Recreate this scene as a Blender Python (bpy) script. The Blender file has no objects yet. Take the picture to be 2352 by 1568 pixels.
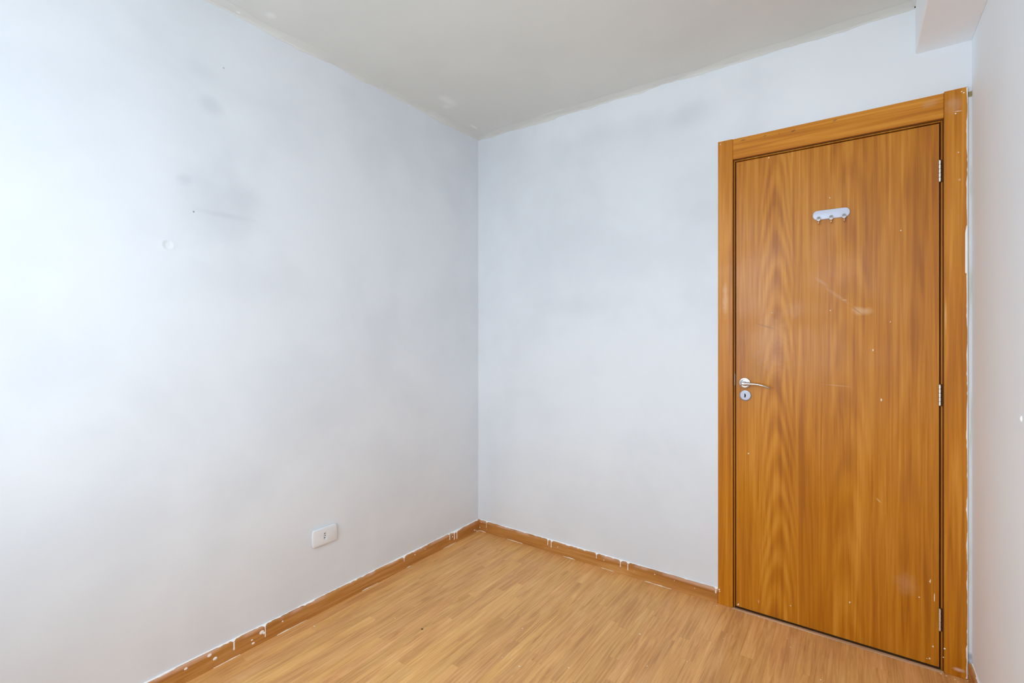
import bpy, bmesh, math, random
from mathutils import Vector, Matrix
random.seed(7)
S = bpy.context.scene
COL = S.collection
PI = math.pi

# ------------------------------------------------------------------ camera
cam_d = bpy.data.cameras.new('camera')
cam = bpy.data.objects.new('camera', cam_d)
COL.objects.link(cam)
cam.location = (2.0321, -2.4632, 1.2905)
cam.rotation_euler = (PI / 2, 0, 0.6205)
cam_d.sensor_width = 36.0
cam_d.lens = 1100.8 / 2352 * 36.0
cam_d.shift_y = (768.86 - 784.0) / 2352
cam_d.clip_start = 0.01
S.camera = cam

# ------------------------------------------------------------------ room size
W, H, YB = 2.390, 2.588, -2.95          # width, height, window wall
WX0, WX1, WZ0, WZ1 = 0.45, 2.10, 0.90, 2.35   # window opening

# ------------------------------------------------------------------ daylight
world = bpy.data.worlds.new('world')
S.world = world
world.use_nodes = True
wn, wl = world.node_tree.nodes, world.node_tree.links
wn.clear()
wo = wn.new('ShaderNodeOutputWorld')
bg = wn.new('ShaderNodeBackground')
tc = wn.new('ShaderNodeTexCoord')
sx = wn.new('ShaderNodeSeparateXYZ')
mr = wn.new('ShaderNodeMapRange'); mr.interpolation_type = 'SMOOTHSTEP'
mr.inputs['From Min'].default_value = -0.10
mr.inputs['From Max'].default_value = 0.10
mx = wn.new('ShaderNodeMix'); mx.data_type = 'RGBA'
mx.inputs['A'].default_value = (0.58, 0.66, 0.73, 1)     # ground and buildings below the horizon
mx.inputs['B'].default_value = (0.81, 0.925, 1.02, 1)      # overcast sky
wl.new(tc.outputs['Generated'], sx.inputs[0])
wl.new(sx.outputs['Z'], mr.inputs['Value'])
wl.new(mr.outputs[0], mx.inputs['Factor'])
wl.new(mx.outputs['Result'], bg.inputs['Color'])
bg.inputs['Strength'].default_value = 8.1
wl.new(bg.outputs[0], wo.inputs[0])

# daylight enters through the window: portal over the opening
pd = bpy.data.lights.new('window_daylight', 'AREA')
pd.shape = 'RECTANGLE'; pd.size = WX1 - WX0; pd.size_y = WZ1 - WZ0
pd.cycles.is_portal = True
po = bpy.data.objects.new('window_daylight', pd)
po.location = ((WX0 + WX1) / 2, YB - 0.07, (WZ0 + WZ1) / 2)
po.rotation_euler = (PI / 2, 0, 0)
COL.objects.link(po)

S.view_settings.view_transform = 'Standard'
S.view_settings.look = 'None'
S.view_settings.gamma = 1.0
S.view_settings.exposure = 0.0
S.view_settings.use_curve_mapping = False
try:
    S.cycles.use_denoising = True
    S.cycles.max_bounces = 16
    S.cycles.diffuse_bounces = 12
    S.cycles.sample_clamp_indirect = 6.0
    S.cycles.caustics_reflective = False
    S.cycles.caustics_refractive = False
except Exception:
    pass

# ------------------------------------------------------------------ helpers
def lin(r, g, b, k=1.0):
    def f(v):
        v /= 255.0
        return v / 12.92 if v <= 0.04045 else ((v + 0.055) / 1.055) ** 2.4
    return (f(r) * k, f(g) * k, f(b) * k, 1.0)

class NT:
    """small wrapper round a material's node tree"""
    def __init__(s, name, rough=0.5, spec=0.5, metal=0.0):
        s.m = bpy.data.materials.new(name); s.m.use_nodes = True
        s.n, s.l = s.m.node_tree.nodes, s.m.node_tree.links
        s.n.clear()
        s.out = s.n.new('ShaderNodeOutputMaterial')
        s.b = s.n.new('ShaderNodeBsdfPrincipled')
        s.l.new(s.b.outputs[0], s.out.inputs[0])
        s.b.inputs['Roughness'].default_value = rough
        s.b.inputs['Specular IOR Level'].default_value = spec
        s.b.inputs['Metallic'].default_value = metal
        s._pos = None
    def link(s, a, b): s.l.new(a, b)
    def setv(s, sock, v):
        if hasattr(v, 'links'): s.l.new(v, sock)
        else: sock.default_value = v
    def pos(s):
        if s._pos is None: s._pos = s.n.new('ShaderNodeNewGeometry').outputs['Position']
        return s._pos
    def obj(s): return s.n.new('ShaderNodeTexCoord').outputs['Object']
    def mapping(s, v, loc=(0, 0, 0), rot=(0, 0, 0), scale=(1, 1, 1), typ='POINT'):
        m = s.n.new('ShaderNodeMapping'); m.vector_type = typ
        s.setv(m.inputs['Vector'], v); s.setv(m.inputs['Location'], loc)
        if typ != 'NORMAL': pass
        m.inputs['Rotation'].default_value = rot; m.inputs['Scale'].default_value = scale
        return m.outputs[0]
    def noise(s, v, scale=1.0, detail=3.0, rough=0.5, dist=0.0):
        t = s.n.new('ShaderNodeTexNoise')
        s.l.new(v, t.inputs['Vector'])
        t.inputs['Scale'].default_value = scale; t.inputs['Detail'].default_value = detail
        t.inputs['Roughness'].default_value = rough; t.inputs['Distortion'].default_value = dist
        return t.outputs['Fac']
    def math(s, op, a, b=0.0, c=0.0):
        t = s.n.new('ShaderNodeMath'); t.operation = op
        s.setv(t.inputs[0], a); s.setv(t.inputs[1], b)
        s.setv(t.inputs[2], c)
        return t.outputs[0]
    def rng(s, v, a, b, c=0.0, d=1.0, smooth=True):
        t = s.n.new('ShaderNodeMapRange'); t.interpolation_type = 'SMOOTHSTEP' if smooth else 'LINEAR'
        s.setv(t.inputs['Value'], v)
        t.inputs['From Min'].default_value = a; t.inputs['From Max'].default_value = b
        t.inputs['To Min'].default_value = c; t.inputs['To Max'].default_value = d
        return t.outputs[0]
    def mix(s, f, a, b, blend='MIX'):
        t = s.n.new('ShaderNodeMix'); t.data_type = 'RGBA'; t.blend_type = blend
        s.setv(t.inputs['Factor'], f); s.setv(t.inputs['A'], a); s.setv(t.inputs['B'], b)
        return t.outputs['Result']
    def ramp(s, f, stops):
        t = s.n.new('ShaderNodeValToRGB'); s.l.new(f, t.inputs[0])
        e = t.color_ramp.elements
        while len(e) < len(stops): e.new(0.5)
        for q, (p, c) in zip(e, stops): q.position = p; q.color = c
        return t.outputs[0]
    def vlen(s, v):
        t = s.n.new('ShaderNodeVectorMath'); t.operation = 'LENGTH'
        s.l.new(v, t.inputs[0]); return t.outputs['Value']
    def smudge(s, centre, radii, rot=(0, 0, 0), strength=1.0, soft=1.0, rag=0.0, rscale=30.0):
        """0..strength inside an ellipsoid around a place on the surface (a stain, scuff or painted highlight)"""
        d = s.vlen(s.mapping(s.pos(), centre, rot, radii, 'TEXTURE'))
        if rag:
            d = s.math('ADD', d, s.math('MULTIPLY', s.math('SUBTRACT', s.noise(s.pos(), rscale, 3), 0.5), rag))
        return s.rng(d, 1.0 - soft, 1.0, strength, 0.0)
    def bump(s, h, strength=0.2, dist=0.01):
        t = s.n.new('ShaderNodeBump'); s.l.new(h, t.inputs['Height'])
        t.inputs['Strength'].default_value = strength; t.inputs['Distance'].default_value = dist
        s.l.new(t.outputs[0], s.b.inputs['Normal'])
    def color(s, c): s.setv(s.b.inputs['Base Color'], c); return s.m

def simple(name, c, rough=0.5, metal=0.0, spec=0.5, var=0.06, vs=25.0):
    t = NT(name, rough, spec, metal)
    k = t.noise(t.pos(), vs, 3)
    d = tuple(x * (1 - var) for x in c[:3]) + (1,)
    u = tuple(min(1, x * (1 + var)) for x in c[:3]) + (1,)
    return t.color(t.mix(k, d, u))

# ------------------------------------------------------------------ materials
WALL = (0.728, 0.762, 0.802, 1)
WALL2 = (0.680, 0.713, 0.755, 1)

def wall_mat(name, marks=(), pale_areas=(), dent=None, dots=(), base=WALL, second=WALL2):
    t = NT(name, 0.62, 0.25)
    p = t.pos()
    a = t.noise(p, 1.5, 4, 0.55, 0.4)
    b = t.noise(p, 5.0, 3, 0.5)
    f = t.math('ADD', t.math('MULTIPLY', a, 0.75), t.math('MULTIPLY', b, 0.25))
    c = t.mix(t.rng(f, 0.40, 0.64), base, second)
    for centre, radii, rot, st, rag in pale_areas:
        c = t.mix(t.smudge(centre, radii, rot, st, 0.8, rag, 5.0), c, (0.835, 0.870, 0.905, 1))  # listed areas blend to a lighter wall tone
    for centre, radii, rot, st, rag in marks:
        c = t.mix(t.smudge(centre, radii, rot, st, 0.9, rag, 6.0), c, (0.49, 0.515, 0.56, 1))
    for centre, r, col in dots:
        c = t.mix(t.smudge(centre, (r, r, r), (0, 0, 0), 1.0, 0.5), c, col)
    t.color(c)
    h = t.math('ADD', t.math('MULTIPLY', t.noise(p, 3.0, 3), 0.5), t.math('MULTIPLY', t.noise(p, 160, 2), 0.012))
    if dent:
        h = t.math('SUBTRACT', h, t.smudge(dent, (0.020, 0.020, 0.020), (0, 0, 0), 0.75, 0.7))
        h = t.math('ADD', h, t.smudge(dent, (0.034, 0.034, 0.034), (0, 0, 0), 0.30, 0.7))
    t.bump(h, 0.35, 0.012)
    return t.m

m_wall_left = wall_mat('white_emulsion_left_wall', [
    ((0, -1.58, 1.80), (.2, .24, .28), (0, 0, 0), 0.38, 0.9),
    ((0, -1.50, 1.86), (.2, .10, .10), (0, 0, 0), 0.22, 0.8),
    ((0, -1.58, 1.765), (.2, .17, .018), (0, 0, 0), 0.30, 0.7),
    ((0, -1.628, 2.184), (.2, .07, .05), (0, 0, 0), 0.36, 0.9),
    ((0, -1.66, 2.30), (.2, .10, .06), (0, 0, 0), 0.16, 0.8),
    ((0, -1.72, 1.87), (.2, .04, .03), (0, 0, 0), 0.30, 0.8),
    ((0, -1.45, 1.50), (.2, .42, .16), (0, 0, 0), 0.16, 0.9),
    ((0, -1.15, 0.90), (.2, .13, .15), (0, 0, 0), 0.10, 0.9),
    ], dent=(0, -1.773, 1.618),
    dots=[((0, -1.689, 1.756), .004, (.20, .21, .23, 1)), ((0, -1.583, 2.347), .004, (.40, .41, .44, 1))])
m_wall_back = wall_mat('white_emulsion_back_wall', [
    ((1.36, 0, 2.38), (.16, .2, .10), (0, 0, 0), 0.20, 0.9),
    ((1.42, 0, 1.90), (.12, .2, .10), (0, 0, 0), 0.14, 0.9),
    ((0.80, 0, 1.46), (.45, .2, .10), (0, 0, 0), 0.10, 0.9),
    ((0.55, 0, 1.85), (.40, .2, .25), (0, 0, 0), 0.09, 0.9),
    ], pale_areas=[((2.05, 0, 2.42), (.85, .3, .42), (0, 0, 0), 0.85, 0.5), ((1.0, 0, 2.52), (.9, .3, .14), (0, 0, 0), 0.45, 0.6)])
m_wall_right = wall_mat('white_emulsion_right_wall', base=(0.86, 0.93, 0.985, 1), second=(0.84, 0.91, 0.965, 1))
m_wall = wall_mat('white_emulsion')
m_ceil_t = NT('off_white_ceiling_paint', 0.6, 0.2)
_p = m_ceil_t.pos()
_c = m_ceil_t.mix(m_ceil_t.rng(m_ceil_t.noise(_p, 2.2, 4), .4, .65), (0.69, 0.70, 0.67, 1), (0.66, 0.67, 0.64, 1))
for cc, rr, st in [((0.20, -0.51, H), (.045, .10, .1), .38), ((0.15, -0.46, H), (.05, .04, .1), .30),
                   ((0.021, -1.536, H), (.008, .012, .1), .9), ((0.10, -1.45, H), (.03, .03, .1), .4),
                   ((0.10, -0.17, H), (.014, .05, .1), .7), ((0.60, -.05, H), (.20, .02, .1), .35)]:
    _c = m_ceil_t.mix(m_ceil_t.smudge(cc, rr, (0, 0, 0), st, .8, .7, 25), _c, (0.88, 0.88, 0.87, 1))
m_ceil_t.color(_c)
m_ceil_t.bump(m_ceil_t.noise(_p, 5, 4), 0.3, 0.012)
m_ceil = m_ceil_t.m
m_beam = simple('off_white_beam_paint', (0.87, 0.90, 0.92, 1), 0.6, var=.01, vs=4)

WD = (0.365, 0.112, 0.0020, 1)
WM = (0.490, 0.172, 0.0050, 1)
WL = (0.605, 0.250, 0.0230, 1)

def door_wood(name, axis, cathedral=(), marks=(), light=1.0, rough=0.36):
    """varnished orange veneer; the grain runs along axis (0 = x, 2 = z)"""
    t = NT(name, rough, 0.36)
    p = t.pos()
    s1 = [11, 11, 11]; s1[axis] = 0.75
    s2 = [150, 150, 150]; s2[axis] = 3.0
    s3 = [48, 48, 48]; s3[axis] = 1.5
    n1 = t.noise(t.mapping(p, scale=s1), 1.0, 3, 0.55, 0.5)
    n2 = t.noise(t.mapping(p, scale=s2), 1.0, 2, 0.5, 0.2)
    n3 = t.noise(t.mapping(p, (3, 5, 1), scale=s3), 1.0, 3, 0.55, 0.7)
    f = t.math('ADD', t.math('MULTIPLY', n1, 0.34), t.math('ADD', t.math('MULTIPLY', n2, 0.22), t.math('MULTIPLY', n3, 0.44)))
    if cathedral:
        sp = t.n.new('ShaderNodeSeparateXYZ'); t.link(p, sp.inputs[0])
        for xc, k, per, w, amp, up in cathedral:
            dx = t.math('SUBTRACT', sp.outputs['X'], xc)
            dx = t.math('ADD', dx, t.math('MULTIPLY', t.math('SUBTRACT', t.noise(t.mapping(p, (7, 1, xc), scale=(3, 3, 1.6)), 1.0, 2), .5), 0.07))
            d2 = t.math('MULTIPLY', dx, dx)
            u = t.math('ADD', t.math('MULTIPLY', sp.outputs['Z'], up), t.math('MULTIPLY', d2, k))
            u = t.math('ADD', u, t.math('MULTIPLY', t.noise(t.mapping(p, scale=(9, 9, 2)), 1.0, 3), 0.22))
            r = t.math('SINE', t.math('MULTIPLY', u, 2 * PI / per))
            msk = t.rng(t.math('DIVIDE', d2, w * w), 0.0, 1.0, amp, 0.0)
            f = t.math('ADD', f, t.math('MULTIPLY', r, msk))
    sc = lambda c: tuple(min(1, v * light) for v in c[:3]) + (1,)
    c = t.ramp(f, [(0.385, sc(WD)), (0.50, sc(WM)), (0.63, sc(WL))])
    rmod = None
    for centre, radii, rot, st, rag, col in marks:
        k = t.smudge(centre, radii, rot, st, 0.85, rag, 40.0)
        c = t.mix(k, c, col)
    t.color(c)
    t.link(t.rng(t.noise(p, 4.0, 4), 0.3, 0.7, rough - 0.05, rough + 0.10), t.b.inputs['Roughness'])
    t.bump(t.math('ADD', t.math('MULTIPLY', t.noise(p, 3.0, 2), 1.0), t.math('MULTIPLY', n2, 0.02)), 0.10, 0.02)
    return t.m

PINK = (0.60, 0.34, 0.19, 1)
DARK = (0.20, 0.075, 0.012, 1)
PALE = (0.72, 0.46, 0.25, 1)
m_leaf = door_wood('orange_door_veneer', 2,
    [(1.745, 70, 0.17, 0.085, 0.060, 1.0), (2.01, 60, 0.24, 0.085, 0.030, 1.0), (2.215, 70, 0.3, 0.06, 0.018, 1.0)],
    [((1.70, 0, 1.33), (.055, .1, .006), (0, .33, 0), .55, .8, DARK),
     ((1.665, 0, 1.15), (.045, .1, .12), (0, 0, 0), .22, 1.4, DARK),
     ((1.72, 0, 1.26), (.10, .1, .20), (0, 0, 0), .30, .9, PINK),  # this and the next: window reflection painted as a pinkish haze
     ((1.815, 0, 1.40), (.05, .1, .06), (0, 0, 0), .22, .9, PINK),
     ((1.915, 0, 1.52), (.045, .1, .010), (0, .72, 0), .34, .6, PINK),
     ((1.975, 0, 1.455), (.075, .1, .010), (0, .72, 0), .30, .6, PINK),
     ((1.998, 0, 1.438), (.012, .1, .002), (0, 0, 0), .9, .3, PALE),
     ((2.055, 0, 1.390), (.05, .1, .024), (0, .1, 0), .50, .9, PALE),  # blurred bright highlight on the leaf, painted into the colour
     ((2.04, 0, 1.392), (.034, .1, .003), (0, .75, 0), .5, .3, DARK),
     ((1.975, 0, 1.075), (.07, .1, .004), (0, .05, 0), .40, .4, PINK),
     ((2.112, 0, 0.615), (.016, .1, .004), (0, .8, 0), .55, .4, PALE),
     ((1.672, 0, 0.060), (.004, .1, .012), (0, 0, 0), .6, .4, PALE),
     ((2.20, 0, 0.30), (.05, .1, .06), (0, 0, 0), .25, .9, PINK)])
m_case_v = door_wood('orange_casing_wood', 2, marks=[
     ((2.337, 0, 2.165), (.030, .1, .045), (0, 0, 0), .50, 1.1, PINK),
     ((2.350, 0, 2.134), (.016, .1, .0025), (0, .1, 0), .95, .3, (.85, .72, .62, 1)),
     ((1.531, 0, 1.47), (.016, .1, .12), (0, 0, 0), .45, .9, PALE),  # window highlight on the left casing, painted in as a pale streak
     ((2.352, 0, 0.028), (.028, .1, .010), (0, 0, 0), .7, .9, (.75, .58, .44, 1)),
     ((2.315, 0, 1.36), (.003, .1, .09), (0, 0, 0), .7, .4, PALE),
     ((2.354, 0, 1.875), (.005, .1, .006), (0, 0, 0), .7, .4, PALE)], light=1.06, rough=.38)
m_case_h = door_wood('orange_header_wood', 0, marks=[
     ((1.609, 0, 2.200), (.020, .1, .003), (0, -.1, 0), .75, .9, (.12, .06, .02, 1)),
     ((1.700, 0, 2.198), (.014, .1, .004), (0, -.2, 0), .75, .9, (.12, .06, .02, 1)),
     ((1.757, 0, 2.194), (.003, .1, .003), (0, 0, 0), .75, .5, (.12, .06, .02, 1)),
     ((1.812, 0, 2.193), (.014, .1, .004), (0, -.2, 0), .8, .9, (.12, .06, .02, 1)),
     ((1.965, 0, 2.200), (.012, .1, .007), (0, -.5, 0), .65, .9, (.16, .08, .03, 1)),
     ((2.27, 0, 2.185), (.04, .1, .02), (0, 0, 0), .35, .9, PINK)], light=1.13, rough=.40)
m_jamb = door_wood('orange_jamb_wood', 2, light=0.9, rough=.45)

def base_wood(name, axis):
    t = NT(name, 0.42, 0.45)
    p = t.pos()
    s1 = [26, 26, 26]; s1[axis] = 1.6
    s2 = [110, 110, 110]; s2[axis] = 5
    f = t.math('ADD', t.math('MULTIPLY', t.noise(t.mapping(p, scale=s1), 1, 4, .55, 1.2), .7),
               t.math('MULTIPLY', t.noise(t.mapping(p, scale=s2), 1, 2), .3))
    c = t.ramp(f, [(0.32, (.32, .115, .018, 1)), (.52, (.47, .20, .045, 1)), (.70, (.62, .33, .11, 1))])
    sp = t.n.new('ShaderNodeSeparateXYZ'); t.link(p, sp.inputs[0])
    pale_top = t.math('MULTIPLY', t.rng(sp.outputs['Z'], .050, .064, 0, .55), t.rng(t.noise(p, 9, 3), .42, .62))  # patchy paler, pinkish tone towards the top edge
    c = t.mix(pale_top, c, (.68, .42, .30, 1))
    t.color(c)
    t.bump(f, .15, .004)
    return t.m
m_base_x = base_wood('baseboard_wood_along_door_wall', 0)
m_base_y = base_wood('baseboard_wood_along_left_wall', 1)

# laminate strips: every strip has its own tone and its own grain
t = NT('laminate_strip', 0.33, 0.32)
oi = t.n.new('ShaderNodeObjectInfo')
at = t.n.new('ShaderNodeAttribute'); at.attribute_type = 'GEOMETRY'; at.attribute_name = 'tone'
rnd = t.math('FRACT', t.math('ADD', oi.outputs['Random'], at.outputs['Fac']))
o = t.obj()
cx = t.n.new('ShaderNodeCombineXYZ')
t.link(t.math('MULTIPLY', rnd, 37.0), cx.inputs[0]); t.link(t.math('MULTIPLY', rnd, 91.0), cx.inputs[1])
va = t.n.new('ShaderNodeVectorMath'); va.operation = 'ADD'
t.link(o, va.inputs[0]); t.link(cx.outputs[0], va.inputs[1])
v = va.outputs[0]
g1 = t.noise(t.mapping(v, scale=(40, 2.3, 1)), 1, 4, .6, 2.0)
g2 = t.noise(t.mapping(v, scale=(120, 4.0, 1)), 1, 3, .6, .5)
g3 = t.noise(t.mapping(v, scale=(8, 3.0, 1)), 1, 2, .5, .5)
f = t.math('ADD', t.math('ADD', t.math('MULTIPLY', g1, .48), t.math('MULTIPLY', g2, .27)), t.math('MULTIPLY', g3, .25))
c = t.ramp(f, [(0.35, (.50, .232, .078, 1)), (.50, (.70, .366, .128, 1)), (.64, (.83, .490, .198, 1))])
hue = t.mix(t.math('FRACT', t.math('MULTIPLY', rnd, 7.31)), (1.0, .955, .97, 1), (1.0, 1.0, .90, 1))
c = t.mix(1.0, c, hue, 'MULTIPLY')
val = t.rng(rnd, 0, 1, .93, 1.05, False)
hs = t.n.new('ShaderNodeHueSaturation'); t.link(c, hs.inputs['Color']); t.link(val, hs.inputs['Value'])
t.color(hs.outputs[0])
t.link(t.rng(t.noise(t.pos(), 6, 3), .3, .7, .30, .42), t.b.inputs['Roughness'])
t.bump(g2, .08, .002)
m_lam = t.m

m_sub = simple('dark_joint', (.20, .10, .04, 1), .8)
m_paint = simple('dried_white_paint', (.90, .90, .89, 1), .5, var=.04, vs=60)
m_cream = simple('cream_filler', (.80, .74, .60, 1), .6, var=.12, vs=80)
m_steel = simple('satin_chrome', (.60, .60, .63, 1), .24, 1.0, var=.03)
m_brush = simple('brushed_steel', (.36, .36, .41, 1), .42, 1.0, var=.04)
m_hinge = simple('nickel_hinge', (.88, .89, .89, 1), .36, 1.0, var=.04)
m_brass = simple('brassy_hook_metal', (.72, .56, .36, 1), .25, 1.0)
m_white = simple('white_plastic', (.73, .745, .77, 1), .30, var=.01)
m_plate = simple('white_hook_plate', (.60, .645, .78, 1), .28, var=.01)
m_black = simple('black_void', (.006, .006, .006, 1), .8)
m_brown = simple('dark_brown_crumb', (.02, .015, .012, 1), .7)
m_reveal = simple('dark_brown_strip', (.12, .045, .008, 1), .7, spec=.2)
m_hinge_shade = simple('dark_hinge_shade', (.075, .03, .009, 1), .8, spec=.1)
m_hall = simple('dim_hall_paint', (.30, .29, .28, 1), .9)
m_alu = simple('white_aluminium', (.75, .75, .75, 1), .4)

t = NT('filler_strip_paint', .55, .3)
c = t.mix(t.rng(t.noise(t.mapping(t.pos(), scale=(60, 60, 5)), 1, 3), .5, .72), (.74, .78, .80, 1), (.60, .64, .58, 1))
c = t.mix(t.smudge((2.383, 0, 2.192), (.02, .1, .013), (0, 0, 0), 1.0, .4, .3), c, (.33, .28, .13, 1))
c = t.mix(t.smudge((2.383, 0, 0.085), (.02, .1, .02), (0, 0, 0), .7, .7, .5), c, (.30, .32, .40, 1))
m_fill = t.color(c)

t = NT('threshold_wood', .35, .5)
c = t.ramp(t.noise(t.mapping(t.pos(), scale=(3, 60, 60)), 1, 4, .6), [(.3, (.34, .18, .085, 1)), (.7, (.62, .42, .26, 1))])
m_thr = t.color(c)

# ------------------------------------------------------------------ geometry helpers
class MB:
    def __init__(s): s.b = bmesh.new()
    def box(s, x0, x1, y0, y1, z0, z1, bev=0.0, seg=2):
        r = bmesh.ops.create_cube(s.b, size=1.0)
        vs = r['verts']
        for v in vs:
            v.co = Vector((x0 + (v.co.x + .5) * (x1 - x0), y0 + (v.co.y + .5) * (y1 - y0), z0 + (v.co.z + .5) * (z1 - z0)))
        if bev:
            es = list({e for v in vs for e in v.link_edges})
            bmesh.ops.bevel(s.b, geom=es, offset=bev, segments=seg, profile=.5, affect='EDGES')
        return s
    def sweep(s, rings, cap=True, closed_ring=True):
        R = [[s.b.verts.new(p) for p in ring] for ring in rings]
        n = len(R[0])
        for a, b2 in zip(R, R[1:]):
            for i in range(n if closed_ring else n - 1):
                j = (i + 1) % n
                s.b.faces.new((a[i], a[j], b2[j], b2[i]))
        if cap:
            s.b.faces.new(list(reversed(R[0]))); s.b.faces.new(R[-1])
        return s
    def lathe(s, c, axis, prof, seg=28):
        """prof: (radius, distance along axis)"""
        ax = Vector(axis).normalized()
        u = ax.orthogonal().normalized(); w = ax.cross(u)
        c = Vector(c)
        rings = []
        for r, d in prof:
            rings.append([c + ax * d + (u * math.cos(2 * PI * k / seg) + w * math.sin(2 * PI * k / seg)) * max(r, 1e-5) for k in range(seg)])
        return s.sweep(rings)
    def blob(s, c, rx, ry, rz, sub=2):
        r = bmesh.ops.create_icosphere(s.b, subdivisions=sub, radius=1.0)
        for v in r['verts']: v.co = Vector((c[0] + v.co.x * rx, c[1] + v.co.y * ry, c[2] + v.co.z * rz))
        return s
    def make(s, name, mat, parent=None, smooth=False, origin=None):
        bmesh.ops.recalc_face_normals(s.b, faces=s.b.faces)
        off = Vector(origin) if origin is not None else Vector((0, 0, 0))
        base = off
        for v in s.b.verts: v.co -= base
        me = bpy.data.meshes.new(name)
        s.b.to_mesh(me); s.b.free()
        me.materials.append(mat)
        if smooth:
            for f in me.polygons: f.use_smooth = True
            try: me.set_sharp_from_angle(angle=math.radians(35))
            except Exception: pass
        o = bpy.data.objects.new(name, me); COL.objects.link(o)
        if parent is not None:
            o.parent = parent
            po = Vector((0, 0, 0)); q = parent
            while q is not None: po += Vector(q.location); q = q.parent
            o.location = off - po
        else:
            o.location = off
        return o

def tag(o, label=None, cat=None, group=None, kind=None):
    if label: o['label'] = label
    if cat: o['category'] = cat
    if group: o['group'] = group
    if kind: o['kind'] = kind
    return o
def empty(name, loc):
    o = bpy.data.objects.new(name, None); o.empty_display_size = .05
    o.location = loc; COL.objects.link(o); return o
def st(o, label, cat): return tag(o, label, cat, kind='structure')
def child_make(mb, name, mat, parent, smooth=False):
    """mesh given in world coordinates, its origin moved to the parent's base"""
    po = Vector((0, 0, 0)); q = parent
    while q is not None: po += Vector(q.location); q = q.parent
    return mb.make(name, mat, parent, smooth, origin=po)

# smooth 1-D noise for ragged paint edges
def rag(seed, n=400):
    r = random.Random(seed)
    return [r.random() for _ in range(n)]
def rn(tab, s):
    i = math.floor(s); f = s - i; f = f * f * (3 - 2 * f)
    return tab[i % len(tab)] * (1 - f) + tab[(i + 1) % len(tab)] * f

# ------------------------------------------------------------------ room shell
TH = 0.12
# door opening in the far wall
DX0, DX1, DZ1 = 1.5500, 2.3240, 2.135
b = MB()
b.box(-TH, DX0, 0, TH, 0, H + TH); b.box(DX1, W + TH, 0, TH, 0, H + TH); b.box(DX0, DX1, 0, TH, DZ1, H + TH)
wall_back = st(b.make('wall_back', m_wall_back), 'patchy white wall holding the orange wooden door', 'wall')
wall_left = st(MB().box(-TH, 0, YB - TH, 0, 0, H + TH).make('wall_left', m_wall_left), 'large white wall with grey smudges and a socket, left of the corner', 'wall')
wall_right = st(MB().box(W, W + TH, YB - TH, 0, 0, H + TH).make('wall_right', m_wall_right), 'narrow plain white wall right beside the door casing', 'wall')
b = MB()
b.box(0, WX0, YB - TH, YB, 0, H); b.box(WX1, W, YB - TH, YB, 0, H)
b.box(WX0, WX1, YB - TH, YB, 0, WZ0); b.box(WX0, WX1, YB - TH, YB, WZ1, H)
st(b.make('wall_window', m_wall), 'white wall with the window, behind the viewer', 'wall')
ceiling = st(MB().box(0, W, YB, 0, H, H + TH).make('ceiling', m_ceil), 'smooth off-white painted ceiling with paler touch-up spots', 'ceiling')
floor = st(MB().box(-TH, W + TH, YB - TH, TH, -.10, -.0075).make('floor', m_sub), 'honey-brown wood laminate floor of narrow strips', 'floor')
# unseen hall shell behind the shut door, added to keep outside light out
b = MB()
b.box(DX0 - .2, DX1 + .2, .9, .95, -.1, H); b.box(DX0 - .25, DX0 - .2, TH, .95, -.1, H); b.box(DX1 + .2, DX1 + .25, TH, .95, -.1, H)
b.box(DX0 - .2, DX1 + .2, TH, .9, H - .05, H); b.box(DX0 - .2, DX1 + .2, TH, .9, -.10, -.0075)
st(b.make('hall_shell', m_hall), 'unseen hall shell added behind the shut door to block outside light', 'wall')

# window (behind the viewer)
win = empty('window_1', ((WX0 + WX1) / 2, YB - .06, WZ0))
st(win, 'white aluminium window behind the viewer that lights the room', 'window')
f = .035; ym, yn = YB - .085, YB - .045
b = MB(); b.box(WX0, WX1, ym, yn, WZ0, WZ0 + f); b.box(WX0, WX1, ym, yn, WZ1 - f, WZ1)
b.box(WX0, WX0 + f, ym, yn, WZ0 + f, WZ1 - f); b.box(WX1 - f, WX1, ym, yn, WZ0 + f, WZ1 - f)
child_make(b, 'window_frame', m_alu, win)
child_make(MB().box((WX0 + WX1) / 2 - .02, (WX0 + WX1) / 2 + .02, ym, yn, WZ0 + f, WZ1 - f), 'mullion', m_alu, win)

# boxed beam along the right wall
BX, BZ = 2.2275, 2.3955
beam = MB().box(BX, W, YB, 0, BZ, H, .002, 1).make('trim_1', m_beam)
st(beam, 'white boxed beam along the ceiling above the door casing', 'beam')
sc = child_make(MB().lathe((BX - .0005, -.006, H - .006), (-1, -.8, -.6), [(.0045, 0), (.0045, .002), (0.001, .003)], 10), 'nail_hole', m_black, beam)
tag(sc, 'small black hole at the upper corner')

# lumpy bead of ceiling paint cut in along the walls
def ceiling_bead(name, axis, length, seed, label):
    ta, tb_, tc_ = rag(seed), rag(seed + 1), rag(seed + 2)
    n = int(length / .012)
    rings = []
    for i in range(n + 1):
        s = length * i / n
        w = .0020 + .0130 * rn(ta, s * 7 + .3) ** 1.4 + .0055 * rn(tb_, s * 26) + .0030 * (rn(tc_, s * 3.3) > .55)        # down the wall
        q = .030 + .030 * rn(tc_, s * 5)                                         # out along the ceiling
        o1 = .0025 + .004 * rn(tb_, s * 13 + 5)
        prof = [(0.0002, -w), (.0022, -w + .0002), (.0040 + o1 * .5, -w * .62), (q * .45, -.0026 - .002 * rn(ta, s * 21)), (q, -.0003)]
        if axis == 'y': rings.append([(p, -s, H + z) for p, z in prof])
        else: rings.append([(s, -p, H + z) for p, z in prof])
    b = MB(); b.sweep(rings, False, False)
    o = b.make(name, m_ceil, None, True)
    return st(o, label, 'trim')
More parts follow.
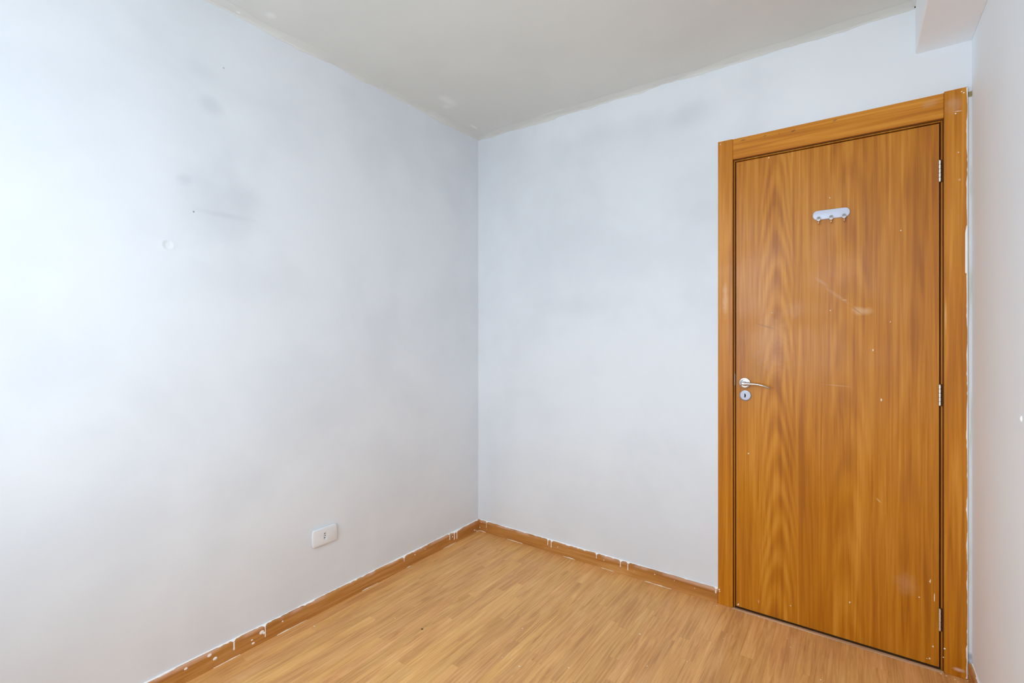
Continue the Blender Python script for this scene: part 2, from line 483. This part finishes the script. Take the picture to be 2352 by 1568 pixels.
ceiling_bead('trim_2', 'y', -YB, 31, 'wavy off-white paint edge where ceiling meets the left wall')
ceiling_bead('trim_3', 'x', BX, 57, 'wavy off-white paint edge where ceiling meets the door wall')

# thin raised bead down the corner of the two walls
tab = rag(5); rings = []
for i in range(140):
    z = .06 + (H - .068) * i / 139
    w = .004 + .003 * rn(tab, z * 11)
    rings.append([(.0002, -w - .001, z), (.0016, -.0042, z), (.0042, -.0016, z), (w + .001, -.0002, z)])
st(MB().sweep(rings, False, False).make('trim_4', m_wall_back, None, True), 'thin white bead down the corner of the two walls', 'trim')

# ------------------------------------------------------------------ laminate strips
PW = 0.0478
edges = [0.0, 0.030]
while edges[-1] + PW < W - .012: edges.append(edges[-1] + PW)
edges.append(W)
rr = random.Random(21)
def strip_into(bb, x0, x1, y0, y1, tone=None, layer=None):
    """one strip: flat top, tiny bevel, sides; 9 faces"""
    ch = .00022
    x0 += .00003; x1 -= .00003; y0 += .00004; y1 -= .00004
    def ring(i, z): return [bb.verts.new(p) for p in ((x0 + i, y0 + i, z), (x1 - i, y0 + i, z), (x1 - i, y1 - i, z), (x0 + i, y1 - i, z))]
    top, mid, bot = ring(ch, 0), ring(0, -ch), ring(0, -.0075)
    fs = [bb.faces.new(top)]
    for i in range(4):
        j = (i + 1) % 4
        fs.append(bb.faces.new((mid[i], mid[j], top[j], top[i]))); fs.append(bb.faces.new((bot[i], bot[j], mid[j], mid[i])))
    if layer is not None:
        for q in fs: q[layer] = tone
strip_meshes = {}
def strip_mesh(wd, ln):
    k = (round(wd, 4), round(ln, 4))
    if k not in strip_meshes:
        bb = bmesh.new(); strip_into(bb, -wd / 2, wd / 2, -ln / 2, ln / 2)
        me = bpy.data.meshes.new('plank'); bb.to_mesh(me); bb.free(); me.materials.append(m_lam)
        strip_meshes[k] = me
    return strip_meshes[k]
def near_view(x, y):
    dx, dy = x - 2.0321, y + 2.4632
    r_, f_ = dx * .8136 + dy * .5814, -dx * .5814 + dy * .8136
    return f_ > 1.66 and abs(r_ / f_) < 1.13
rest = bmesh.new(); lay = rest.faces.layers.float.new('tone')
count = 0
for ci in range(len(edges) - 1):
    x0, x1 = edges[ci], edges[ci + 1]
    y = -.004 if x1 > 1.55 else 0.0
    first = True
    while y > YB + .001:
        ln = rr.choice([.42, .50, .58, .66, .76, .88, 1.02])
        if first: ln *= rr.choice([.3, .5, .7, .9, 1.0]); first = False
        if y - ln < YB + .15: ln = y - YB
        if any(near_view(xx, yy) for xx in (x0, x1) for yy in (y, y - ln / 2, y - ln)):
            o = bpy.data.objects.new('plank', strip_mesh(x1 - x0, ln)); COL.objects.link(o)
            o.parent = floor; o.location = ((x0 + x1) / 2, y - ln / 2, 0)
            count += 1
        else:
            strip_into(rest, x0, x1, y - ln, y, rr.random(), lay)
        y -= ln
me = bpy.data.meshes.new('plank_field'); rest.to_mesh(me); rest.free(); me.materials.append(m_lam)
o = bpy.data.objects.new('plank_field', me); COL.objects.link(o); o.parent = floor; o['kind'] = 'stuff'
print('planks', count)

# ------------------------------------------------------------------ baseboards
BH, BT = .068, .013
def prof_base(): return [(0.0, 0.0), (BT, 0.0), (BT, BH - .012), (BT - .002, BH - .004), (BT - .006, BH), (0.0, BH)]
def baseboard(name, axis, a0, a1, mat, label):
    rings = []
    for s in (a0, a1):
        if axis == 'x': rings.append([(s, -p, z) for p, z in prof_base()])
        elif axis == 'y': rings.append([(p, s, z) for p, z in prof_base()])
        else: rings.append([(W - p, s, z) for p, z in prof_base()])
    mid = (a0 + a1) / 2
    org = (mid, 0, 0) if axis == 'x' else ((0, mid, 0) if axis == 'y' else (W, mid, 0))
    return st(MB().sweep(rings).make(name, mat, None, False, origin=org), label, 'baseboard')
bb_b = baseboard('baseboard_back', 'x', BT, 1.497, m_base_x, 'wooden baseboard with paint drips, from corner to door casing')
bb_l = baseboard('baseboard_left', 'y', YB, 0.0, m_base_y, 'wooden baseboard with ragged white paint along the large left wall')
bb_r = baseboard('baseboard_right', 'r', YB, -.018, m_base_y, 'wooden baseboard at the foot of the narrow right wall')
baseboard('baseboard_window', 'x', 0.02, W - .02, m_base_x, 'wooden baseboard under the window behind the viewer').location = (W / 2, YB + BT, 0)

def paint_on_base(parent, axis, a0, a1, seed, drips, dots):
    """ragged dried paint over the top edge, runs and dots on the face, broken line along the floor"""
    def P(s, out, z):
        return (s, -out, z) if axis == 'x' else ((out, s, z) if axis == 'y' else (W - out, s, z))
    ta, tb_, tc_ = rag(seed), rag(seed + 1), rag(seed + 2)
    b = MB(); n = int((a1 - a0) / .004); rings = []
    route = [(.0003, BH + .0045), (.0006, BH + .0007), (BT - .006, BH + .0007), (BT - .0014, BH - .0037), (BT + .0007, BH - .0120), (BT + .0007, .012)]
    acc = [0.0]
    for (pa, za), (pb, zb) in zip(route, route[1:]): acc.append(acc[-1] + math.hypot(pb - pa, zb - za))
    def along(d):
        for k in range(len(route) - 1):
            if d <= acc[k + 1] or k == len(route) - 2:
                q = (d - acc[k]) / (acc[k + 1] - acc[k])
                return (route[k][0] + (route[k + 1][0] - route[k][0]) * q, route[k][1] + (route[k + 1][1] - route[k][1]) * q)
    for i in range(n + 1):
        s = a0 + (a1 - a0) * i / n
        L = .0058 + sum(.010 * math.exp(-((s - q[0]) / .007) ** 2) for q in drips) + .005 * rn(ta, s * 14) + .008 * max(0, rn(tb_, s * 70) - .55) + .026 * max(0, rn(tc_, s * 9) - .70) + .012 * max(0, rn(tb_, s * 3) - .6)
        d0 = .0035 * rn(tc_, s * 12)
        ring = [along(d0 + (L - d0) * k / 7) for k in range(8)]
        ring[-1] = (ring[-1][0] - .0007, ring[-1][1])
        rings.append([P(s, p_, z_) for p_, z_ in ring])
    b.sweep(rings, False, False)
    for s, z0, w in drips:
        rg = []
        for k in range(7):
            z = BH - .006 - (BH - .006 - z0) * k / 6
            ww = w * (1.0 if k < 5 else (1.25 if k == 5 else .5))
            rg.append([P(s - ww, BT - .0003, z), P(s - ww * .6, BT + .0011, z), P(s + ww * .6, BT + .0011, z), P(s + ww, BT - .0003, z)])
        b.sweep(rg, True, True)
    for s, z, r in dots:
        c = P(s, BT, z)
        if axis == 'x': b.blob(c, r, .0012, r * .8)
        else: b.blob(c, .0012, r, r * .8)
    o = child_make(b, 'paint_runs', m_paint, parent, True)
    tag(o, 'dried white paint along the top edge', kind='stuff')
    # cream filler line along the floor, broken
    b = MB(); r = random.Random(seed + 9); s = a0
    while s < a1:
        ln = r.uniform(.02, .16); gap = r.uniform(.02, .30)
        e = min(a1, s + ln); m = max(2, int((e - s) / .01)); rg = []
        for k in range(m + 1):
            q = s + (e - s) * k / m
            w = .0008 + .0018 * rn(tb_, q * 45) * math.sin(PI * min(.97, max(.03, k / m))) ** .5
            rg.append([P(q, BT - .0003, w * 1.3), P(q, BT + w * .6, w), P(q, BT + w * 1.5, .0001)])
        b.sweep(rg, False, False)
        s = e + gap
    o = child_make(b, 'floor_line_filler', m_cream, parent, True)
    tag(o, 'broken cream filler line along the floor', kind='stuff')
paint_on_base(bb_b, 'x', BT, 1.497, 71,
    [(.5430, .038, .0026), (.5670, .028, .0026), (1.0018, .036, .0022), (1.0438, .030, .0022), (.075, .030, .0012), (.860, .044, .0018), (1.488, .046, .003)],
    [(.612, .043, .003), (.905, .046, .003), (1.19, .050, .003), (1.29, .048, .002), (1.08, .036, .0015), (1.39, .040, .002), (.02, .020, .004), (.03, .055, .003), (.08, .02, .002)])
paint_on_base(bb_l, 'y', YB, -BT, 83,
    [(-.294, .034, .003), (-.252, .020, .003), (-.229, .018, .003), (-1.55, .030, .003), (-1.425, .018, .002), (-.66, .044, .002)],
    [(-.27, .045, .005), (-1.44, .046, .010), (-1.43, .038, .006), (-1.35, .048, .004), (-1.48, .034, .004), (-1.475, .018, .006), (-1.62, .035, .008), (-1.64, .058, .008), (-1.72, .052, .006), (-.58, .05, .004), (-.50, .052, .003), (-.06, .016, .006), (-.045, .01, .004), (-.30, .036, .002)])
paint_on_base(bb_r, 'r', YB, -.018, 95, [], [(-.12, .05, .003)])

# ------------------------------------------------------------------ door
door = empty('door_1', (1.937, 0, 0))
st(door, 'shut orange-brown wooden door with lever handle in a matching casing', 'door')
LX0, LX1, LZ0, LZ1 = 1.5757, 2.2983, .0078, 2.1064
leaf = child_make(MB().box(LX0, LX1, 0.0, .035, LZ0, LZ1, .0012, 1), 'door_leaf', m_leaf, door)
# jamb lining with a stop behind the leaf
G = .0045
b = MB()
b.box(DX0, LX0 - G, .0, TH, 0, DZ1, .001, 1); b.box(LX1 + G, DX1, .0, TH, 0, DZ1, .001, 1)
b.box(LX0 - G, LX1 + G, .0, TH, LZ1 + G, DZ1, .001, 1)
b.box(LX0 - G, LX0 + .012, .037, TH, 0, LZ1 + G); b.box(LX1 - .012, LX1 + G, .037, TH, 0, LZ1 + G)
b.box(LX0 + .012, LX1 - .012, .037, TH, LZ1 - .012, LZ1 + G)
child_make(b, 'jamb', m_jamb, door)
CT = .014
child_make(MB().box(1.4980, 1.5635, -CT, 0.0, 0, 2.2165, .0022, 2), 'casing_side', m_case_v, door)
child_make(MB().box(2.3105, 2.3762, -CT, 0.0, 0, 2.2195, .0022, 2), 'casing_side', m_case_v, door)
child_make(MB().box(1.5640, 2.3100, -CT, 0.0, 2.1190, 2.2145, .0022, 2), 'casing_head', m_case_h, door)
# dark strip in the angle between casing and jamb
child_make(MB().box(1.5636, 1.5668, -.0060, -.0002, 0.004, 2.1189), 'reveal_strip', m_reveal, door)
child_make(MB().box(2.3072, 2.3104, -.0060, -.0002, 0.004, 2.1189), 'reveal_strip', m_reveal, door)
child_make(MB().box(1.5669, 2.3071, -.0060, -.0002, 2.1157, 2.1189), 'reveal_strip', m_reveal, door)
# threshold
rings = []
for x in (LX0 - .012, LX1 + .011):
    rings.append([(x, -.0055, -.002), (x, -.0055, .0028), (x, -.0075, .0036), (x, -.0160, .0036), (x, -.0200, .0022), (x, -.0215, .0002)])
child_make(MB().sweep(rings), 'threshold', m_thr, door)
# strike plate in the left jamb
child_make(MB().box(LX0 - G - .0004, LX0 - G + .0006, -.0006, .026, 1.052, 1.108), 'strike_plate', m_brush, door)
# hinges
for z0, z1 in ((1.8800, 1.9623), (1.0185, 1.0985), (.1515, .2365)):
    hx, hy = 2.2995, -.0045
    b = MB(); b.box(hx - .0012, hx + .0012, .0005, .030, z0 + .001, z1 - .001)
    b.lathe((hx, hy, z0 - .0008), (0, 0, 1), [(.0018, 0), (.0018, z1 - z0 + .0016)], 12)
    h = child_make(b, 'hinge', m_hinge, door, True)
    L = (z1 - z0) / 5
    child_make(MB().box(LX1 + G + .0003, 2.3103, -.0007, .0003, z0 - .002, z1 + .002), 'hinge_shade', m_hinge_shade, door)  # thin dark strip standing in for the shade beside the knuckles
    for k in range(5):
        a, e = z0 + k * L + .0006, z0 + (k + 1) * L - .0006
        child_make(MB().lathe((hx, hy, a), (0, 0, 1), [(.0033, 0), (.0041, .0007), (.0041, e - a - .0007), (.0033, e - a)], 16), 'knuckle', m_hinge, h, True)
# lever handle
hxc, hzc = 1.6140, 1.0648
hd = child_make(MB().lathe((hxc, 0, hzc), (0, -1, 0), [(.0245, 0), (.0245, .0045), (.0232, .0065), (.0192, .0072), (.0184, .0035), (.0150, .0030), (.0142, .0070), (.0125, .0078), (.0005, .0078)], 36), 'handle', m_steel, door, True)
tag(hd, 'satin chrome round rose')
b = MB()
b.lathe((hxc, -.009, hzc), (0, -1, 0), [(.0105, 0), (.0085, .004), (.0080, .030), (.0092, .040), (.0075, .047), (.002, .049)], 20)
path = [(-.010, -.001, .0060, .0070), (-.002, 0, .0082, .0078), (.006, .0006, .0082, .0076), (.020, .0010, .0068, .0072), (.040, .0014, .0060, .0068), (.062, .0004, .0056, .0064), (.080, -.0030, .0050, .0060), (.096, -.0080, .0042, .0054), (.106, -.0120, .0034, .0044), (.1105, -.0142, .0014, .002)]
rings = []
for dx, dz, rz, ry in path:
    rings.append([(hxc + dx, -.049 + ry * math.cos(2 * PI * k / 14) + (.006 if dx > .09 else 0) * (dx - .09) / .02, hzc + dz + rz * math.sin(2 * PI * k / 14)) for k in range(14)])
b.sweep(rings)
lv = child_make(b, 'lever', m_steel, hd, True)
# key escutcheon
ex, ez = 1.6160, 1.0068
es = child_make(MB().lathe((ex, 0, ez), (0, -1, 0), [(.0250, 0), (.0250, .0035), (.0240, .0052), (.0212, .0058), (.0206, .0048), (.0005, .0048)], 36), 'key_escutcheon', m_brush, door, True)
tag(es, 'round brushed steel plate with keyhole')
b = MB()
pts = [(-.0035, .0095), (-.0005, .0095), (.0022, .0055), (.0022, .0025), (.0042, .0005), (.0024, -.0015), (.0024, -.0045), (.0002, -.0090), (-.0015, -.0098), (-.0035, -.0080)]
b.sweep([[(ex + px_, -.0045, ez + pz) for px_, pz in pts], [(ex + px_, -.0052, ez + pz) for px_, pz in pts]])
child_make(b, 'keyhole', m_black, es)

# white paint flecks on leaf and casings
b = MB(); r = random.Random(3)
for x, z in [(1.946, 1.878), (2.183, 1.708), (1.948, 1.395), (2.15, 1.343), (1.726, 1.391), (2.121, 1.026), (1.629, .737), (1.8, .082), (2.016, .167), (2.271, .331), (2.239, .26), (2.28, .082), (2.262, .028), (2.27, .031), (1.584, .016), (2.094, 1.228), (1.714, 2.100), (1.587, .02)]:
    q = r.uniform(.0016, .0030)
    b.blob((x, 0, z), q, .0010, q * r.uniform(.8, 1.7))
for x, z, hh in ((2.2840, .273, .017), (2.272, .333, .008), (2.121, 1.026, .007)):
    b.blob((x, 0, z), .0014, .0008, hh)
o = child_make(b, 'paint_flecks', m_cream, door); tag(o, 'tiny pale paint flecks', kind='stuff')
b = MB()
for x, z in [(2.312, .093), (2.3085, .059), (1.51, 2.203), (2.351, 1.979), (1.504, .069), (1.506, .061), (2.343, 2.127), (2.36, 2.205), (2.366, 2.199)]:
    q = r.uniform(.0018, .0032); b.blob((x, -CT, z), q, .0012, q)
# ragged white paint down the outer edge of the right casing
ta, tb_ = rag(301), rag(302); rings = []
for i in range(560):
    z = .004 + 2.212 * i / 559
    w = .0006 + .0045 * max(0, rn(ta, z * 14) - .35) + .004 * max(0, rn(tb_, z * 55) - .6)
    if 1.520 < z < 1.672: w = .0072
    elif 1.672 <= z < 1.70: w = .0072 - (z - 1.672) * .14
    if z < .13: w += .004 * rn(tb_, z * 70)
    xe = 2.3762
    rings.append([(xe - w, -CT + .0006, z), (xe - w * .85, -CT - .0008, z), (xe - .0005, -CT - .0008, z), (xe + .0012, -CT + .002, z)])
b.sweep(rings, False, False)
# thin white line down the outer edge of the left casing
rings = []
for i in range(300):
    z = .066 + 2.148 * i / 299
    w = .0012 + .0016 * rn(ta, z * 20) + (.006 * rn(tb_, z * 90) if z < .085 else 0)
    rings.append([(1.4980 - .0042, -.0003, z), (1.4980 - .0025, -.003, z), (1.4980 - .0004, -.0060 - w, z)])
b.sweep(rings, False, False)
rings = []
for i in range(200):
    x = 1.498 + .878 * i / 199
    w = .0012 + .0022 * rn(ta, x * 22); zt = 2.2145 if 1.5637 < x < 2.3103 else (2.2165 if x < 1.6 else 2.2195)
    rings.append([(x, -.0003, zt + .0045 + w), (x, -.003, zt + .003), (x, -.0095 + w, zt + .0004)])
b.sweep(rings, False, False)
o = child_make(b, 'paint_edge', m_paint, door, True); tag(o, 'ragged white paint along the casing edges', kind='stuff')

# filler strip between right casing and right wall
tab = rag(77); rings = []
for i in range(160):
    z = .070 + 2.134 * i / 159
    w = .0012 * rn(tab, z * 18)
    rings.append([(2.3764, -.0002, z), (2.3764, -.0035 - w, z), (2.3790 + w, -.0045 - w, z), (2.3868, -.0048, z), (W - .0002, -.0065 - w, z), (W - .0002, -.0002, z)])
st(MB().sweep(rings).make('trim_5', m_fill), 'narrow bluish-white filler strip between door casing and right wall', 'trim')
st(MB().box(2.3764, W - BT - .0002, -.014, -.0002, 0, .069, .001, 1).make('trim_6', m_base_x), 'small wooden plug at the foot of the right casing', 'trim')

# ------------------------------------------------------------------ things
# hook rack on the door
rack = empty('hook_rack', (1.9503, 0, 1.7895))
tag(rack, 'white rounded three-hook rack stuck high on the orange door', 'hook rack')
b = MB(); hw, hh = .0662, .0200; rc = .0185; cxr, czr = 1.9503, 1.8075
def stadium(hw, hh, rc, n=9):
    pts = []
    for sx_, sz_, a0 in ((1, 1, 0), (-1, 1, 90), (-1, -1, 180), (1, -1, 270)):
        for k in range(n):
            a = math.radians(a0 + 90 * k / (n - 1))
            pts.append((sx_ * (hw - rc) + rc * math.cos(a), sz_ * (hh - rc) + rc * math.sin(a)))
    return pts
b.sweep([[(cxr + x, y, czr + z) for x, z in stadium(hw - d, hh - d, rc - d)] for y, d in ((-.0003, 0), (-.0045, 0), (-.0066, .0010), (-.0072, .0028))])
child_make(b, 'plate', m_plate, rack, True)
for hx_ in (1.9060, 1.9512, 1.9968):
    b = MB()
    # swivelling bracket: tapered tongue with a cross bar
    b.sweep([[(hx_ - .0042, -.0073, 1.8010), (hx_ + .0042, -.0073, 1.8010), (hx_ + .0042, -.0110, 1.8000), (hx_ - .0042, -.0110, 1.8000)],
             [(hx_ - .0072, -.0073, 1.7910), (hx_ + .0072, -.0073, 1.7910), (hx_ + .0072, -.0150, 1.7900), (hx_ - .0072, -.0150, 1.7900)],
             [(hx_ - .0068, -.0080, 1.7855), (hx_ + .0068, -.0080, 1.7855), (hx_ + .0068, -.0155, 1.7850), (hx_ - .0068, -.0155, 1.7850)],
             [(hx_ - .0032, -.0090, 1.7815), (hx_ + .0032, -.0090, 1.7815), (hx_ + .0032, -.0145, 1.7815), (hx_ - .0032, -.0145, 1.7815)]])
    hk = child_make(b, 'hook', m_steel, rack, False)
    tag(hk, 'small chrome hook')
    b = MB(); rings = []
    for k, (dy, dz, rr_) in enumerate([(-.0115, .0, .0026), (-.0125, -.006, .0026), (-.0150, -.011, .0026), (-.0200, -.0145, .0027), (-.0250, -.0145, .0028), (-.0280, -.0120, .0030), (-.0290, -.0095, .0022)]):
        rings.append([(hx_ + rr_ * math.cos(2 * PI * j / 10), dy + rr_ * .7 * math.sin(2 * PI * j / 10), 1.7825 + dz + rr_ * .7 * math.sin(2 * PI * j / 10)) for j in range(10)])
    b.sweep(rings)
    child_make(b, 'hook_tip', m_brass, hk, True)

# wall socket on the left wall
OY0, OY1, OZ0, OZ1 = -1.2040, -1.0830, .3090, .3885
oyc, ozc = (OY0 + OY1) / 2, (OZ0 + OZ1) / 2
sock = empty('wall_socket', (0, oyc, OZ0))
tag(sock, 'white rectangular wall socket low on the left wall', 'socket')
b = MB()
hw, hh = (OY1 - OY0) / 2, (OZ1 - OZ0) / 2
# plate: bowed faces, rounded corners
def plate_ring(x, ins, bow):
    pts = []
    outline = stadium(hw - ins, hh - ins, .006, 5)
    dense = []
    for (ya, za), (yb, zb) in zip(outline, outline[1:] + outline[:1]):
        m = 8 if abs(zb - za) > .02 else 1
        dense += [(ya + (yb - ya) * k / m, za + (zb - za) * k / m) for k in range(m)]
    for (y, z) in dense:
        pts.append((x + bow * (1 - (z / hh) ** 2), oyc + y * (1 + .080 * (1 - (z / hh) ** 2)), ozc + z))
    return pts
b.sweep([plate_ring(.0002, .0035, 0), plate_ring(.0035, .0035, 0), plate_ring(.0040, .0, 0), plate_ring(.0095, .0, .0008), plate_ring(.0120, .0014, .0012), plate_ring(.0128, .0035, .0014)], True)
pl = child_make(b, 'face_plate', m_white, sock, True)
# hexagonal recess cut with a boolean
b = MB()
hexp = [(0, .0185), (.0085, .0125), (.0085, -.0125), (0, -.0185), (-.0085, -.0125), (-.0085, .0125)]
b.sweep([[(.0070, oyc + y, ozc + z) for y, z in hexp], [(.03, oyc + y, ozc + z) for y, z in hexp]])
cut = child_make(b, 'cutter', m_white, sock)
md = pl.modifiers.new('cut', 'BOOLEAN'); md.object = cut; md.operation = 'DIFFERENCE'; md.solver = 'EXACT'
bpy.context.view_layer.update()
dg = bpy.context.evaluated_depsgraph_get()
nm = bpy.data.meshes.new_from_object(pl.evaluated_get(dg))
pl.modifiers.clear(); pl.data = nm
bpy.data.objects.remove(cut)
ins = child_make(MB().sweep([[(.0071, oyc + y * .82, ozc + z * .86) for y, z in hexp], [(.0083, oyc + y * .78, ozc + z * .82) for y, z in hexp]]), 'socket_insert', m_white, sock)
for dy, dz in ((0, .0095), (.0022, 0), (0, -.0095)):
    child_make(MB().lathe((.0081, oyc + dy, ozc + dz), (1, 0, 0), [(.0024, 0), (.0024, .0005)], 14), 'pin_hole', m_black, ins)

# dark crumb and paint flecks on the floor
b = MB(); b.blob((.4891, -.9835, .0018), .0042, .0032, .0020, 2)
b.blob((.4915, -.9800, .0014), .0034, .0016, .0014, 1)
tag(b.make('crumb', m_brown, None, True, origin=(.489, -.983, 0)), 'tiny black crumb lying alone on the laminate floor', 'crumb')
b = MB(); b.blob((1.1850, -.8885, .0015), .0036, .0030, .0017, 2); b.blob((1.1872, -.8860, .0013), .0022, .0018, .0014, 1)
tag(b.make('crumb', m_brown, None, True, origin=(1.185, -.8885, 0)), 'tiny dark crumb at the front edge of the laminate floor', 'crumb')
b = MB()
for x, y in [(.096, -.284), (.33, -.998), (.844, -.722), (.97, -.928), (1.13, -.823), (.884, -.925), (1.279, -.46), (1.374, -.637), (1.579, -.282), (1.817, -.182), (1.801, -.124), (1.929, -.332), (1.675, -.02), (1.488, -.046), (.085, -1.245), (.096, -1.17), (1.771, -.022), (1.494, -.52), (2.315, -.031), (2.339, -.037), (2.345, -.049), (2.224, -.018), (1.497, -.036), (.15, -.75), (2.30, -.028)]:
    q = r.uniform(.0012, .0026); b.blob((x, y, .0004), q * r.uniform(.9, 1.7), q, .0011)
o = b.make('paint_flecks', m_cream, floor); tag(o, 'scattered pale paint flecks on the floor', kind='stuff')

# blob of plaster on the right wall
b = MB(); b.blob((W, -.6579, 1.0693), .004, .0042, .0085, 2)
o = child_make(b, 'plaster_blob', m_paint, wall_right, True)
